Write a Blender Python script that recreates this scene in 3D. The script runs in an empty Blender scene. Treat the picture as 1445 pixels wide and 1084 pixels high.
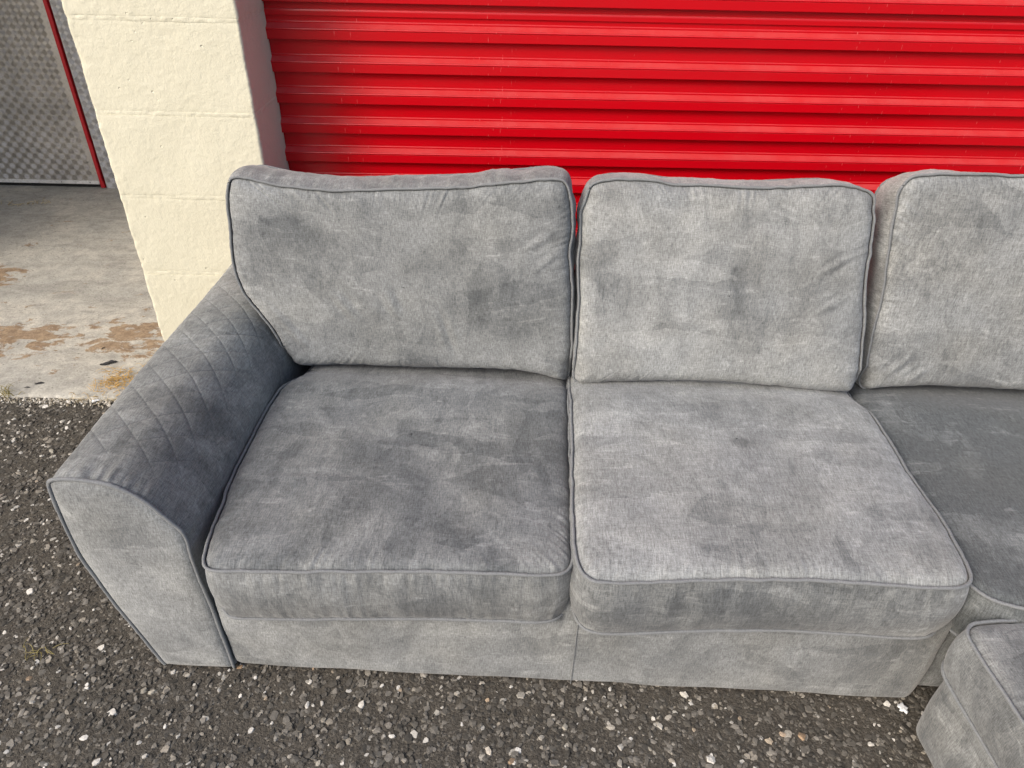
import bpy, math, random
import numpy as np
from mathutils import Matrix, Vector

# ------------------------------------------------------------------ camera, sky, sun, exposure
S = bpy.context.scene
C = S.collection
CAM_H = 1.5
PITCH, ROLL = math.radians(34.8), math.radians(-1.6)
fw = np.array([0, math.cos(PITCH), -math.sin(PITCH)])
r0 = np.array([1.0, 0, 0]); u0 = np.cross(r0, fw)
cr = r0 * math.cos(ROLL) - u0 * math.sin(ROLL)
cu = u0 * math.cos(ROLL) + r0 * math.sin(ROLL)
cam_d = bpy.data.cameras.new('camera'); cam = bpy.data.objects.new('camera', cam_d); C.objects.link(cam)
cam_d.sensor_width = 36.0; cam_d.lens = 36.0 * 1000.0 / 1445.0
cam_d.clip_start = 0.02; cam_d.clip_end = 500
M = Matrix(((cr[0], cu[0], -fw[0], 0), (cr[1], cu[1], -fw[1], 0), (cr[2], cu[2], -fw[2], CAM_H), (0, 0, 0, 1)))
cam.matrix_world = M
S.camera = cam

SUN_AZ, SUN_EL = math.radians(47), math.radians(37)      # towards the left behind the camera
sd = Vector((-math.sin(SUN_AZ) * math.cos(SUN_EL), -math.cos(SUN_AZ) * math.cos(SUN_EL), math.sin(SUN_EL)))
W = bpy.data.worlds.new('World'); S.world = W; W.use_nodes = True
wn = W.node_tree.nodes; wl = W.node_tree.links
for n in list(wn): wn.remove(n)
sky = wn.new('ShaderNodeTexSky'); sky.sky_type = 'NISHITA'; sky.sun_disc = False
sky.sun_elevation = SUN_EL; sky.sun_rotation = math.pi + SUN_AZ
sky.dust_density = 4.6; sky.air_density = 1.0; sky.ozone_density = 1.0
bg = wn.new('ShaderNodeBackground'); bg.inputs[1].default_value = 0.15
wo = wn.new('ShaderNodeOutputWorld')
wl.new(sky.outputs[0], bg.inputs[0]); wl.new(bg.outputs[0], wo.inputs[0])
sun_d = bpy.data.lights.new('sun', 'SUN'); sun = bpy.data.objects.new('sun', sun_d); C.objects.link(sun)
sun_d.energy = 0.92; sun_d.angle = math.radians(13); sun_d.color = (1.0, 0.96, 0.90)
sun.rotation_euler = sd.to_track_quat('Z', 'Y').to_euler()
S.view_settings.view_transform = 'Standard'; S.view_settings.look = 'None'
S.view_settings.exposure = 0.70; S.view_settings.gamma = 1.0
S.view_settings.use_curve_mapping = False

# ------------------------------------------------------------------ numeric helpers
rng = np.random.RandomState(7); random.seed(7)
_T = np.random.RandomState(3).rand(64, 256, 256).astype(np.float64)

def vnoise(x, y, seed=0):
    t = _T[seed % 64]
    xi = np.floor(x).astype(int); yi = np.floor(y).astype(int)
    fx = x - xi; fy = y - yi
    fx = fx * fx * fx * (fx * (fx * 6 - 15) + 10); fy = fy * fy * fy * (fy * (fy * 6 - 15) + 10)
    a = t[xi & 255, yi & 255]; b = t[(xi + 1) & 255, yi & 255]
    c = t[xi & 255, (yi + 1) & 255]; d = t[(xi + 1) & 255, (yi + 1) & 255]
    return ((a * (1 - fx) + b * fx) * (1 - fy) + (c * (1 - fx) + d * fx) * fy) * 2 - 1

def fbm(x, y, seed=0, octv=3, gain=0.5):
    s = 0; a = 1.0
    for o in range(octv):
        s = s + a * vnoise(x * 2 ** o + 17.3 * o, y * 2 ** o + 9.1 * o, seed + o); a *= gain
    return s

def resample(P, N, closed=True):
    """Catmull-Rom through P, N points evenly spaced along the curve."""
    P = np.asarray(P, float); n = len(P); out = []
    segs = n if closed else n - 1
    for i in range(segs):
        if closed: p = [P[(i + k - 1) % n] for k in range(4)]
        else: p = [P[max(0, i - 1)], P[i], P[i + 1], P[min(n - 1, i + 2)]]
        for t in np.linspace(0, 1, 24, endpoint=False):
            out.append(0.5 * (2 * p[1] + (p[2] - p[0]) * t + (2 * p[0] - 5 * p[1] + 4 * p[2] - p[3]) * t * t
                              + (3 * p[1] - p[0] - 3 * p[2] + p[3]) * t ** 3))
    out.append(P[0] if closed else P[-1])
    out = np.array(out)
    s = np.concatenate([[0], np.cumsum(np.linalg.norm(np.diff(out, axis=0), axis=1))])
    q = np.linspace(0, s[-1], N + 1)[:-1] if closed else np.linspace(0, s[-1], N)
    return np.stack([np.interp(q, s, out[:, k]) for k in range(out.shape[1])], -1), s[-1]

def smooth_loop(L, k):
    if k < 1: return L
    ker = np.hanning(2 * k + 3)[1:-1]; ker /= ker.sum()
    pad = np.concatenate([L[-k:], L, L[:k]])
    return np.stack([np.convolve(pad[:, c], ker, 'valid') for c in range(L.shape[1])], -1)

def outward(L):
    t = np.roll(L, -1, 0) - np.roll(L, 1, 0)
    n = np.stack([t[:, 1], -t[:, 0]], -1); n /= np.linalg.norm(n, axis=1)[:, None] + 1e-12
    c = L.mean(0)
    if ((L - c) * n).sum() < 0: n = -n
    return n

class MB:
    """collects numpy vertex / face blocks with optional uv, then links ONE mesh object"""
    def __init__(s): s.v = []; s.f = []; s.uv = []; s.n = 0
    def add(s, v, f, uv=None):
        v = np.asarray(v, float).reshape(-1, 3)
        s.v.append(v)
        for fa in (f if isinstance(f, list) else [f]):
            s.f.append(np.asarray(fa, int) + s.n)
        s.uv.append(np.zeros((len(v), 2)) if uv is None else np.asarray(uv, float).reshape(-1, 2))
        s.n += len(v)
    def grid(s, V, uv=None, close_u=False, flip=False):
        """V [rows, cols, 3]"""
        R, Cn = V.shape[:2]
        i = np.arange(R * Cn).reshape(R, Cn)
        if close_u: i = np.concatenate([i, i[:, :1]], 1)
        q = np.stack([i[:-1, :-1], i[:-1, 1:], i[1:, 1:], i[1:, :-1]], -1).reshape(-1, 4)
        if flip: q = q[:, ::-1]
        s.add(V, q, uv)
    def mesh(s, name, smooth=True):
        me = bpy.data.meshes.new(name)
        V = np.concatenate(s.v); U = np.concatenate(s.uv)
        loops = []; starts = []; tot = 0
        for fa in s.f:
            k = fa.shape[1]; loops.append(fa.reshape(-1)); starts.append(tot + np.arange(len(fa)) * k); tot += fa.size
        loops = np.concatenate(loops); starts = np.concatenate(starts)
        me.vertices.add(len(V)); me.vertices.foreach_set('co', V.reshape(-1).astype(np.float32))
        me.loops.add(len(loops)); me.loops.foreach_set('vertex_index', loops.astype(np.int32))
        me.polygons.add(len(starts)); me.polygons.foreach_set('loop_start', starts.astype(np.int32))
        me.polygons.foreach_set('use_smooth', np.full(len(starts), smooth))
        me.update(calc_edges=True)
        ul = me.uv_layers.new(name='uv')
        ul.data.foreach_set('uv', U[loops].reshape(-1).astype(np.float32))
        me.validate()
        return me

def link(name, me, mat=None, parent=None, loc=None):
    o = bpy.data.objects.new(name, me); C.objects.link(o)
    if mat is not None and not me.materials: me.materials.append(mat)
    if parent is not None: o.parent = parent
    if loc is not None: o.location = loc
    return o

def thing(name, label, cat, loc=(0, 0, 0), rot=(0, 0, 0), group=None):
    o = bpy.data.objects.new(name, None); C.objects.link(o)
    o.location = loc; o.rotation_euler = rot; o.empty_display_size = 0.1
    return tag(o, label, cat, group)

def tag(o, label=None, cat=None, group=None, kind=None):
    if label: o['label'] = label
    if cat: o['category'] = cat
    if group: o['group'] = group
    if kind: o['kind'] = kind
    return o

def add_box(mb, lo, hi, bev=0.0):
    lo = np.array(lo, float); hi = np.array(hi, float)
    b = min(bev, *(0.45 * (hi - lo)))
    if b <= 0:
        v = [(x, y, z) for x in (lo[0], hi[0]) for y in (lo[1], hi[1]) for z in (lo[2], hi[2])]
        f = [(0, 1, 3, 2), (4, 6, 7, 5), (0, 4, 5, 1), (2, 3, 7, 6), (0, 2, 6, 4), (1, 5, 7, 3)]
        mb.add(v, np.array(f)); return
    v = []; idx = {}
    for sx in (0, 1):
        for sy in (0, 1):
            for sz in (0, 1):
                c = np.array([(lo, hi)[s][k] for k, s in enumerate((sx, sy, sz))])
                d = np.array([1 - 2 * sx, 1 - 2 * sy, 1 - 2 * sz]) * b
                for ax in range(3):
                    p = c + d; p[ax] = c[ax]; idx[(sx, sy, sz, ax)] = len(v); v.append(p)
    quads = []; tris = []
    for ax in range(3):
        o1, o2 = [k for k in range(3) if k != ax]
        for s in (0, 1):
            q = []
            for a, b2 in ((0, 0), (1, 0), (1, 1), (0, 1)):
                k = [0, 0, 0]; k[ax] = s; k[o1] = a; k[o2] = b2; q.append(idx[(*k, ax)])
            quads.append(q)
        for a in (0, 1):
            for b2 in (0, 1):
                k0 = [0, 0, 0]; k0[o1] = a; k0[o2] = b2; k1 = list(k0); k1[ax] = 1
                quads.append([idx[(*k0, o1)], idx[(*k1, o1)], idx[(*k1, o2)], idx[(*k0, o2)]])
    for sx in (0, 1):
        for sy in (0, 1):
            for sz in (0, 1): tris.append([idx[(sx, sy, sz, a)] for a in range(3)])
    mb.add(v, [np.array(quads), np.array(tris)])

def fix_normals(me):
    import bmesh
    bm = bmesh.new(); bm.from_mesh(me); bmesh.ops.recalc_face_normals(bm, faces=bm.faces[:]); bm.to_mesh(me); bm.free()
    return me

def tube(mb, P, r, sides=8, closed=False, uvs=1.0):
    P = np.asarray(P, float); n = len(P)
    t = (np.roll(P, -1, 0) - np.roll(P, 1, 0)) if closed else np.gradient(P, axis=0)
    t /= np.linalg.norm(t, axis=1)[:, None] + 1e-12
    ref = np.array([0, 0, 1.0]); ref = np.where(np.abs(t @ ref)[:, None] > 0.9, np.array([[1.0, 0.2, 0]]), ref[None])
    a = np.cross(t, ref); a /= np.linalg.norm(a, axis=1)[:, None]; b = np.cross(t, a)
    th = np.linspace(0, 2 * math.pi, sides, endpoint=False)
    r = np.broadcast_to(np.asarray(r, float), (n,))
    V = P[:, None] + r[:, None, None] * (np.cos(th)[None, :, None] * a[:, None] + np.sin(th)[None, :, None] * b[:, None])
    s = np.concatenate([[0], np.cumsum(np.linalg.norm(np.diff(P, axis=0), axis=1))])
    uv = np.stack(np.broadcast_arrays(s[:, None] * uvs, th[None] * 0.005), -1)
    if closed: V = np.concatenate([V, V[:1]]); uv = np.concatenate([uv, uv[:1] + [s[-1], 0]])
    mb.grid(V, uv, close_u=True)

# ------------------------------------------------------------------ materials
class NT:
    def __init__(s, name):
        s.m = bpy.data.materials.new(name); s.m.use_nodes = True
        s.n = s.m.node_tree.nodes; s.l = s.m.node_tree.links
        s.b = s.n['Principled BSDF']; s.out = s.n['Material Output']
    def node(s, t, **kw):
        n = s.n.new(t)
        for k, v in kw.items(): setattr(n, k, v)
        return n
    def set(s, inp, val):
        if hasattr(val, 'links') or hasattr(val, 'is_linked'): s.l.new(val, inp)
        else: inp.default_value = val
    def math(s, op, a, b=0.0, c=0.0, clamp=False):
        n = s.node('ShaderNodeMath', operation=op, use_clamp=clamp)
        s.set(n.inputs[0], a); s.set(n.inputs[1], b); s.set(n.inputs[2], c); return n.outputs[0]
    def mapping(s, vec, scale=(1, 1, 1), loc=(0, 0, 0), rot=(0, 0, 0)):
        n = s.node('ShaderNodeMapping'); s.l.new(vec, n.inputs[0])
        n.inputs['Scale'].default_value = scale; n.inputs['Location'].default_value = loc; n.inputs['Rotation'].default_value = rot
        return n.outputs[0]
    def noise(s, vec, scale=1.0, detail=2.0, rough=0.5, dist=0.0, dim='3D'):
        n = s.node('ShaderNodeTexNoise', noise_dimensions=dim); s.l.new(vec, n.inputs['Vector'])
        n.inputs['Scale'].default_value = scale; n.inputs['Detail'].default_value = detail
        n.inputs['Roughness'].default_value = rough; n.inputs['Distortion'].default_value = dist
        return n.outputs[0]
    def voronoi(s, vec, scale, feature='F1', out='Distance'):
        n = s.node('ShaderNodeTexVoronoi', feature=feature); s.l.new(vec, n.inputs['Vector']); n.inputs['Scale'].default_value = scale
        return n.outputs[out]
    def rng(s, v, a, b, c=0.0, d=1.0, smooth=False):
        n = s.node('ShaderNodeMapRange'); n.interpolation_type = 'SMOOTHSTEP' if smooth else 'LINEAR'
        s.set(n.inputs[0], v)
        for i, x in enumerate((a, b, c, d)): s.set(n.inputs[i + 1], x)
        return n.outputs[0]
    def mix(s, f, a, b, mode='MIX'):
        n = s.node('ShaderNodeMix', data_type='RGBA', blend_type=mode)
        s.set(n.inputs[0], f)
        s.set(n.inputs[6], a if not isinstance(a, tuple) else (*a, 1)[:4]); s.set(n.inputs[7], b if not isinstance(b, tuple) else (*b, 1)[:4])
        return n.outputs[2]
    def ramp(s, f, stops, interp='LINEAR'):
        n = s.node('ShaderNodeValToRGB'); s.l.new(f, n.inputs[0]); e = n.color_ramp.elements; n.color_ramp.interpolation = interp
        while len(e) < len(stops): e.new(0.5)
        for x, (p, c) in zip(e, stops): x.position = p; x.color = (*c, 1)
        return n.outputs[0]
    def bump(s, h, strength, dist, prev=None):
        n = s.node('ShaderNodeBump'); n.inputs['Strength'].default_value = strength; n.inputs['Distance'].default_value = dist
        s.l.new(h, n.inputs['Height'])
        if prev is not None: s.l.new(prev, n.inputs['Normal'])
        return n.outputs[0]
    def fin(s, color=None, rough=None, normal=None, **kw):
        if color is not None: s.set(s.b.inputs['Base Color'], (*color, 1) if isinstance(color, tuple) else color)
        if rough is not None: s.set(s.b.inputs['Roughness'], rough)
        if normal is not None: s.l.new(normal, s.b.inputs['Normal'])
        for k, v in kw.items(): s.set(s.b.inputs[k.replace('_', ' ')], v)
        return s.m

def fabric(name, seed, quilt=False, dark=(0.095, 0.103, 0.109), light=(0.300, 0.314, 0.317), bias=0.0, stains=(), warm=0.0):
    """brushed grey chenille: nap patches, smears and a streaky weave, all in uv metres"""
    t = NT(name)
    uv = t.node('ShaderNodeUVMap'); uv.uv_map = 'uv'
    v = t.mapping(uv.outputs[0], loc=(seed * 3.71, seed * 1.93, seed * 0.77))
    big = t.noise(v, 2.9, 4.0, 0.6, 1.2)
    mid = t.noise(v, 13.0, 3.0, 0.6, 1.6)
    st1 = t.noise(t.mapping(v, scale=(9, 46, 9), rot=(0, 0, 0.55 + seed)), 1.0, 2.0, 0.5, 1.2)
    st2 = t.noise(t.mapping(v, scale=(55, 8, 8), rot=(0, 0, 0.2 * seed)), 1.0, 2.0, 0.5, 0.9)
    strokes = t.math('MULTIPLY', t.rng(st1, 0.55, 0.75), t.rng(mid, 0.42, 0.62))
    strokes2 = t.math('MULTIPLY', t.rng(st2, 0.56, 0.76), t.rng(mid, 0.60, 0.40))
    nap = t.math('ADD', t.math('MULTIPLY', t.rng(big, 0.36, 0.64), 0.38), t.math('MULTIPLY', t.rng(mid, 0.3, 0.7), 0.17))
    nap = t.math('ADD', nap, t.math('MULTIPLY', strokes, 0.42))
    nap = t.math('SUBTRACT', nap, t.math('MULTIPLY', strokes2, 0.22))
    warp = t.node('ShaderNodeMix', data_type='RGBA'); warp.inputs[0].default_value = 0.10
    nz = t.node('ShaderNodeTexNoise'); t.l.new(v, nz.inputs['Vector']); nz.inputs['Scale'].default_value = 7.0; nz.inputs['Detail'].default_value = 4.0
    t.l.new(v, warp.inputs[6]); t.l.new(nz.outputs['Color'], warp.inputs[7])
    pv = t.voronoi(t.mapping(warp.outputs[2], scale=(5, 19, 1), rot=(0, 0, 0.5 + 0.6 * seed)), 1.0, out='Color')
    ps = t.node('ShaderNodeSeparateColor'); t.l.new(pv, ps.inputs[0])
    pv2 = t.voronoi(t.mapping(warp.outputs[2], scale=(42, 9, 1), rot=(0, 0, 0.9 - 0.5 * seed)), 1.0, out='Color')
    ps2 = t.node('ShaderNodeSeparateColor'); t.l.new(pv2, ps2.inputs[0])
    nap = t.math('ADD', nap, t.math('MULTIPLY', t.math('SUBTRACT', ps.outputs[0], 0.5), 0.27))
    nap = t.math('ADD', nap, t.math('MULTIPLY', t.math('SUBTRACT', ps2.outputs[0], 0.5), 0.20))
    nap = t.math('ADD', nap, bias + 0.15, clamp=True)
    w1 = t.noise(t.mapping(v, scale=(500, 75, 1)), 1.0, 1.0, 0.6)
    w2 = t.noise(t.mapping(v, scale=(75, 440, 1)), 1.0, 1.0, 0.6)
    w3 = t.noise(v, 420.0, 1.0, 0.7)
    weave = t.math('ADD', t.math('ADD', t.math('MULTIPLY', w1, 0.45), t.math('MULTIPLY', w2, 0.25)), t.math('MULTIPLY', w3, 0.30))
    col = t.mix(nap, dark, light)
    tint = t.noise(v, 6.0, 2.0, 0.5)
    col = t.mix(t.math('MULTIPLY', t.rng(tint, 0.4, 0.7), 0.5), col, t.mix(1.0, col, (1.02 + warm, 1.0, 0.95 - warm), 'MULTIPLY'))
    k = t.rng(weave, 0.34, 0.66, 0.58, 1.42)
    cc = t.node('ShaderNodeCombineColor')
    for i in range(3): t.l.new(k, cc.inputs[i])
    col = t.mix(1.0, col, cc.outputs[0], 'MULTIPLY')
    if quilt:
        sx = t.node('ShaderNodeSeparateXYZ'); t.l.new(uv.outputs[0], sx.inputs[0]); fs = []
        for sg in (1, -1):
            x = t.math('DIVIDE', t.math('ADD', sx.outputs[0], t.math('MULTIPLY', sx.outputs[1], sg)), 0.058 * 1.414)
            f = t.math('ABSOLUTE', t.math('SUBTRACT', x, t.math('ROUND', x)))
            fs.append(t.rng(f, 0.012, 0.032, 1.0, 0.0))
        f = t.math('MULTIPLY', t.math('MAXIMUM', *fs), t.rng(sx.outputs[1], 0.04, 0.09))
        f = t.math('MULTIPLY', f, t.math('MULTIPLY', t.rng(sx.outputs[0], 0.47, 0.56), t.rng(sx.outputs[0], 0.80, 0.77)))
        col = t.mix(t.math('MULTIPLY', f, t.rng(mid, 0.35, 0.6, 0.10, 0.45)), col, (0.045, 0.048, 0.055))
    for (su, sv, ru, rv, c, amt) in stains:
        m = t.mapping(uv.outputs[0], loc=(-su / ru, -sv / rv, 0), scale=(1 / ru, 1 / rv, 0))
        ln = t.node('ShaderNodeVectorMath', operation='LENGTH'); t.l.new(m, ln.inputs[0])
        edge = t.math('ADD', ln.outputs['Value'], t.math('MULTIPLY', t.math('SUBTRACT', mid, 0.5), 1.2))
        f = t.math('MULTIPLY', t.rng(edge, 0.35, 1.0, 1.0, 0.0, True), amt)
        col = t.mix(f, col, t.mix(1.0, col, c, 'MULTIPLY'))
    nb = t.bump(weave, 0.35, 0.0016)
    nb = t.bump(t.math('ADD', mid, t.math('MULTIPLY', strokes, 0.6)), 0.16, 0.006, nb)
    return t.fin(col, 0.92, nb, Sheen_Weight=0.22, Sheen_Roughness=0.45, Specular_IOR_Level=0.15)

def objvec(t): return t.node('ShaderNodeTexCoord').outputs['Object']

FAB = {k: fabric('grey_chenille_' + k, i + 1, **kw) for i, (k, kw) in enumerate(dict(
    seat_a=dict(bias=-0.22), seat_b=dict(bias=0.22, stains=((0.50, 1.29, 0.035, 0.03, (0.62, 0.62, 0.62), 0.8),)),
    seat_c=dict(bias=-0.36, dark=(0.085, 0.094, 0.099), light=(0.27, 0.287, 0.292)),
    back_a=dict(bias=0.04), back_b=dict(bias=0.20, warm=0.02), back_c=dict(bias=0.16, warm=0.02),
    arm=dict(quilt=True, bias=0.04, dark=(0.100, 0.107, 0.109), light=(0.268, 0.281, 0.279), stains=((0.455, 0.56, 0.08, 0.11, (0.62, 0.62, 0.66), 0.8), (0.62, 0.25, 0.06, 0.10, (0.8, 0.8, 0.82), 0.6))), panel=dict(bias=0.16), base=dict(bias=0.07, warm=0.01, stains=((-0.10, 0.10, 0.09, 0.06, (0.75, 0.93, 0.85), 0.7),)),
    band_a=dict(bias=-0.08), band_b=dict(bias=-0.18),
    corner=dict(bias=0.06, warm=0.02), stool=dict(bias=-0.12), ).items())}
def piping_mat():
    t = NT('piping_fabric')
    uv = t.node('ShaderNodeUVMap'); uv.uv_map = 'uv'
    w = t.noise(t.mapping(uv.outputs[0], scale=(420, 60, 1)), 1.0, 2.0, 0.6)
    return t.fin(t.mix(w, (0.105, 0.113, 0.122), (0.255, 0.268, 0.275)), 0.9, t.bump(w, 0.5, 0.001), Sheen_Weight=0.15, Specular_IOR_Level=0.15)
PIPE = piping_mat()

def cream_mat():
    t = NT('cream_painted_block'); o = objvec(t)
    a = t.noise(o, 95, 3.0, 0.55); b = t.noise(o, 9, 3.0, 0.6); c = t.noise(o, 260, 2.0, 0.5)
    h = t.math('ADD', t.math('MULTIPLY', a, 0.7), t.math('MULTIPLY', c, 0.3))
    pits = t.math('MULTIPLY', t.rng(t.voronoi(o, 34), 0.02, 0.12), 1.0)
    gate = t.rng(t.noise(o, 7, 2.0), 0.52, 0.64)
    pitf = t.math('MULTIPLY', t.math('SUBTRACT', 1.0, pits), gate)
    col = t.mix(t.rng(b, 0.35, 0.7), (0.635, 0.615, 0.490), (0.61, 0.59, 0.465))
    grime = t.math('MULTIPLY', t.rng(t.noise(t.mapping(o, scale=(30, 30, 90)), 1.0, 4.0, 0.7), 0.66, 0.76), 0.35)
    col = t.mix(grime, col, (0.42, 0.37, 0.27))
    n = t.bump(h, 0.5, 0.004)
    n = t.bump(t.math('SUBTRACT', 1.0, pitf), 0.6, 0.008, n)
    return t.fin(col, 0.62, n, Specular_IOR_Level=0.35)
CREAM = cream_mat()

def red_mat(name, base, rough):
    t = NT(name); o = objvec(t)
    n1 = t.noise(o, 5, 3.0, 0.6)
    scr = t.noise(t.mapping(o, scale=(260, 260, 22), rot=(0, 0.35, 0)), 1.0, 2.0, 0.6)
    gate = t.math('MULTIPLY', t.rng(scr, 0.70, 0.73), t.rng(t.noise(o, 5, 1.0), 0.54, 0.60))
    col = t.mix(t.rng(n1, 0.3, 0.7), base, tuple(x * 0.92 for x in base))
    col = t.mix(t.math('MULTIPLY', gate, 0.5), col, (0.75, 0.25, 0.24))
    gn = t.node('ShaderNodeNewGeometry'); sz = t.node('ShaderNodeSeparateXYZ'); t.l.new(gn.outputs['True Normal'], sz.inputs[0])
    sky_sheen = t.math('MULTIPLY', t.rng(sz.outputs[2], 0.35, 0.75), t.rng(t.noise(o, 14, 4.0, 0.65), 0.3, 0.7, 0.045, 0.10))  # pale tint painted on up-facing slopes, standing in for sky reflection
    col = t.mix(sky_sheen, col, (0.62, 0.50, 0.47))
    return t.fin(col, t.rng(n1, 0.3, 0.7, rough, rough + 0.06), t.bump(t.noise(o, 12, 2.0), 0.02, 0.004), Specular_IOR_Level=0.5)
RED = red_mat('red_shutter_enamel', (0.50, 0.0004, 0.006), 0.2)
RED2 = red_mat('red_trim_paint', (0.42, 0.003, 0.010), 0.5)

def alu_mat(name, base, rough, metal=0.8):
    t = NT(name); o = objvec(t)
    n1 = t.noise(o, 6, 4.0, 0.6); n2 = t.noise(o, 60, 3.0, 0.6)
    col = t.mix(t.rng(n1, 0.3, 0.7), base, tuple(x * 0.72 for x in base))
    col = t.mix(t.math('MULTIPLY', t.rng(n2, 0.5, 0.75), 0.4), col, (0.20, 0.18, 0.16))
    return t.fin(col, t.rng(n2, 0.3, 0.7, rough, rough + 0.16), t.bump(n2, 0.08, 0.002), Metallic=metal)
PLATE = alu_mat('tread_plate_aluminium', (0.64, 0.61, 0.57), 0.40)
PLATE2 = alu_mat('tread_plate_zinc', (0.68, 0.68, 0.69), 0.38)
RAIL = alu_mat('bare_aluminium', (0.82, 0.81, 0.79), 0.42, 0.25)

def plain(name, col, rough=0.8, **kw):
    t = NT(name); o = objvec(t); n = t.noise(o, 40, 3.0, 0.6)
    return t.fin(t.mix(n, tuple(x * 0.8 for x in col), tuple(min(1, x * 1.15) for x in col)), rough, t.bump(n, 0.2, 0.002), **kw)
DARK = plain('dark_gap', (0.012, 0.012, 0.012)); FOOT = plain('black_plastic', (0.02, 0.02, 0.02), 0.5)
STRAW = plain('dry_straw', (0.52, 0.33, 0.10)); STRAW2 = plain('pale_straw', (0.50, 0.42, 0.27))
LEAF = plain('dark_leaf', (0.035, 0.035, 0.038), 0.6); WEED = plain('dry_weed', (0.26, 0.22, 0.08))
FLAKE = plain('white_paint_flake', (0.72, 0.74, 0.76), 0.6); STEEL = plain('screw_steel', (0.12, 0.12, 0.12), 0.4, Metallic=1.0)
RENDER = plain('grey_render', (0.32, 0.31, 0.29)); CEIL = plain('ceiling_board', (0.40, 0.38, 0.34))

def asphalt_mat():
    t = NT('bitumen'); o = objvec(t)
    a = t.noise(o, 160, 3.0, 0.65); b = t.noise(o, 4, 3.0, 0.6); v = t.voronoi(o, 210, out='Color')
    sp = t.node('ShaderNodeSeparateColor'); t.l.new(v, sp.inputs[0])
    col = t.mix(t.rng(a, 0.3, 0.7), (0.038, 0.034, 0.028), (0.092, 0.083, 0.070))
    grit = t.math('MULTIPLY', t.rng(sp.outputs[0], 0.80, 0.95), 0.55)
    col = t.mix(grit, col, t.ramp(sp.outputs[1], [(0, (0.10, 0.09, 0.08)), (0.6, (0.16, 0.145, 0.12)), (1, (0.34, 0.31, 0.26))]))
    col = t.mix(t.math('MULTIPLY', t.rng(b, 0.45, 0.7), 0.35), col, (0.085, 0.076, 0.062))
    n = t.bump(a, 0.9, 0.006); n = t.bump(sp.outputs[2], 0.35, 0.003, n)
    return t.fin(col, 0.85, n, Specular_IOR_Level=0.3)
def stone_mat(name, stops, rand):
    t = NT(name); o = objvec(t)
    if rand == 'island': r = t.node('ShaderNodeNewGeometry').outputs['Random Per Island']
    else: r = t.node('ShaderNodeObjectInfo').outputs['Random']
    n = t.noise(o, 350, 3.0, 0.6)
    c = t.ramp(r, stops)
    k = t.rng(n, 0.3, 0.7, 0.72, 1.25); cc = t.node('ShaderNodeCombineColor')
    for i in range(3): t.l.new(k, cc.inputs[i])
    return t.fin(t.mix(1.0, c, cc.outputs[0], 'MULTIPLY'), 0.7, t.bump(n, 0.3, 0.001), Specular_IOR_Level=0.4)
BITUMEN = asphalt_mat()
CHIP = stone_mat('asphalt_chips', [(0.0, (0.040, 0.037, 0.032)), (0.40, (0.078, 0.072, 0.062)), (0.70, (0.125, 0.116, 0.101)), (0.89, (0.19, 0.177, 0.156)),
                                   (0.93, (0.26, 0.235, 0.195)), (0.97, (0.38, 0.365, 0.33)), (1.0, (0.58, 0.565, 0.53))], 'island')
PALE = stone_mat('pale_stones', [(0.0, (0.20, 0.185, 0.16)), (0.35, (0.34, 0.32, 0.27)), (0.6, (0.30, 0.20, 0.12)), (0.68, (0.42, 0.40, 0.355)), (1.0, (0.60, 0.585, 0.55))], 'object')

def concrete_mat():
    t = NT('stained_concrete'); o = objvec(t)
    a = t.noise(o, 2.3, 5.0, 0.6, 0.8); b = t.noise(o, 17, 5.0, 0.65, 0.6); c = t.noise(o, 130, 3.0, 0.6)
    col = t.mix(t.rng(a, 0.35, 0.65), (0.54, 0.515, 0.45), (0.41, 0.405, 0.37))
    col = t.mix(t.math('MULTIPLY', t.rng(b, 0.42, 0.66), 0.75), col, (0.31, 0.30, 0.275))
    sm = t.noise(t.mapping(o, scale=(2.2, 9, 1), rot=(0, 0, 0.5)), 1.0, 5.0, 0.65, 0.7)
    col = t.mix(t.math('MULTIPLY', t.rng(sm, 0.48, 0.66), 0.42), col, (0.20, 0.193, 0.175))
    def blob(cx, cy, rx, ry):
        m = t.mapping(o, loc=(-cx / rx, -cy / ry, 0), scale=(1 / rx, 1 / ry, 0))
        ln = t.node('ShaderNodeVectorMath', operation='LENGTH'); t.l.new(m, ln.inputs[0])
        return t.rng(ln.outputs['Value'], 0.2, 1.25, 1.0, 0.0, True)
    z = t.math('MAXIMUM', blob(-1.98, 2.36, 0.36, 0.19), blob(-2.45, 2.85, 0.30, 0.22))
    z = t.math('MAXIMUM', z, t.math('MULTIPLY', blob(-1.50, 2.40, 0.36, 0.24), 0.9))
    z = t.math('MAXIMUM', z, 0.22)
    pn = t.noise(t.mapping(o, scale=(9, 17, 1), rot=(0, 0, 0.25)), 1.0, 6.0, 0.68, 0.5)
    pf = t.rng(t.math('ADD', pn, t.math('MULTIPLY', z, 0.30)), 0.70, 0.745)
    brown = t.mix(t.rng(t.noise(o, 40, 3.0), 0.35, 0.65), (0.20, 0.125, 0.068), (0.33, 0.23, 0.135))
    col = t.mix(t.math('MULTIPLY', pf, 0.85), col, brown)
    speck = t.rng(t.noise(o, 70, 3.0, 0.6), 0.64, 0.70)
    col = t.mix(t.math('MULTIPLY', speck, 0.6), col, (0.09, 0.085, 0.08))
    k = t.rng(c, 0.3, 0.7, 0.82, 1.15); cc = t.node('ShaderNodeCombineColor')
    for i in range(3): t.l.new(k, cc.inputs[i])
    col = t.mix(1.0, col, cc.outputs[0], 'MULTIPLY')
    n = t.bump(c, 0.5, 0.003); n = t.bump(b, 0.3, 0.006, n); n = t.bump(pf, 0.4, 0.002, n)
    return t.fin(col, 0.8, n, Specular_IOR_Level=0.3)
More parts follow.
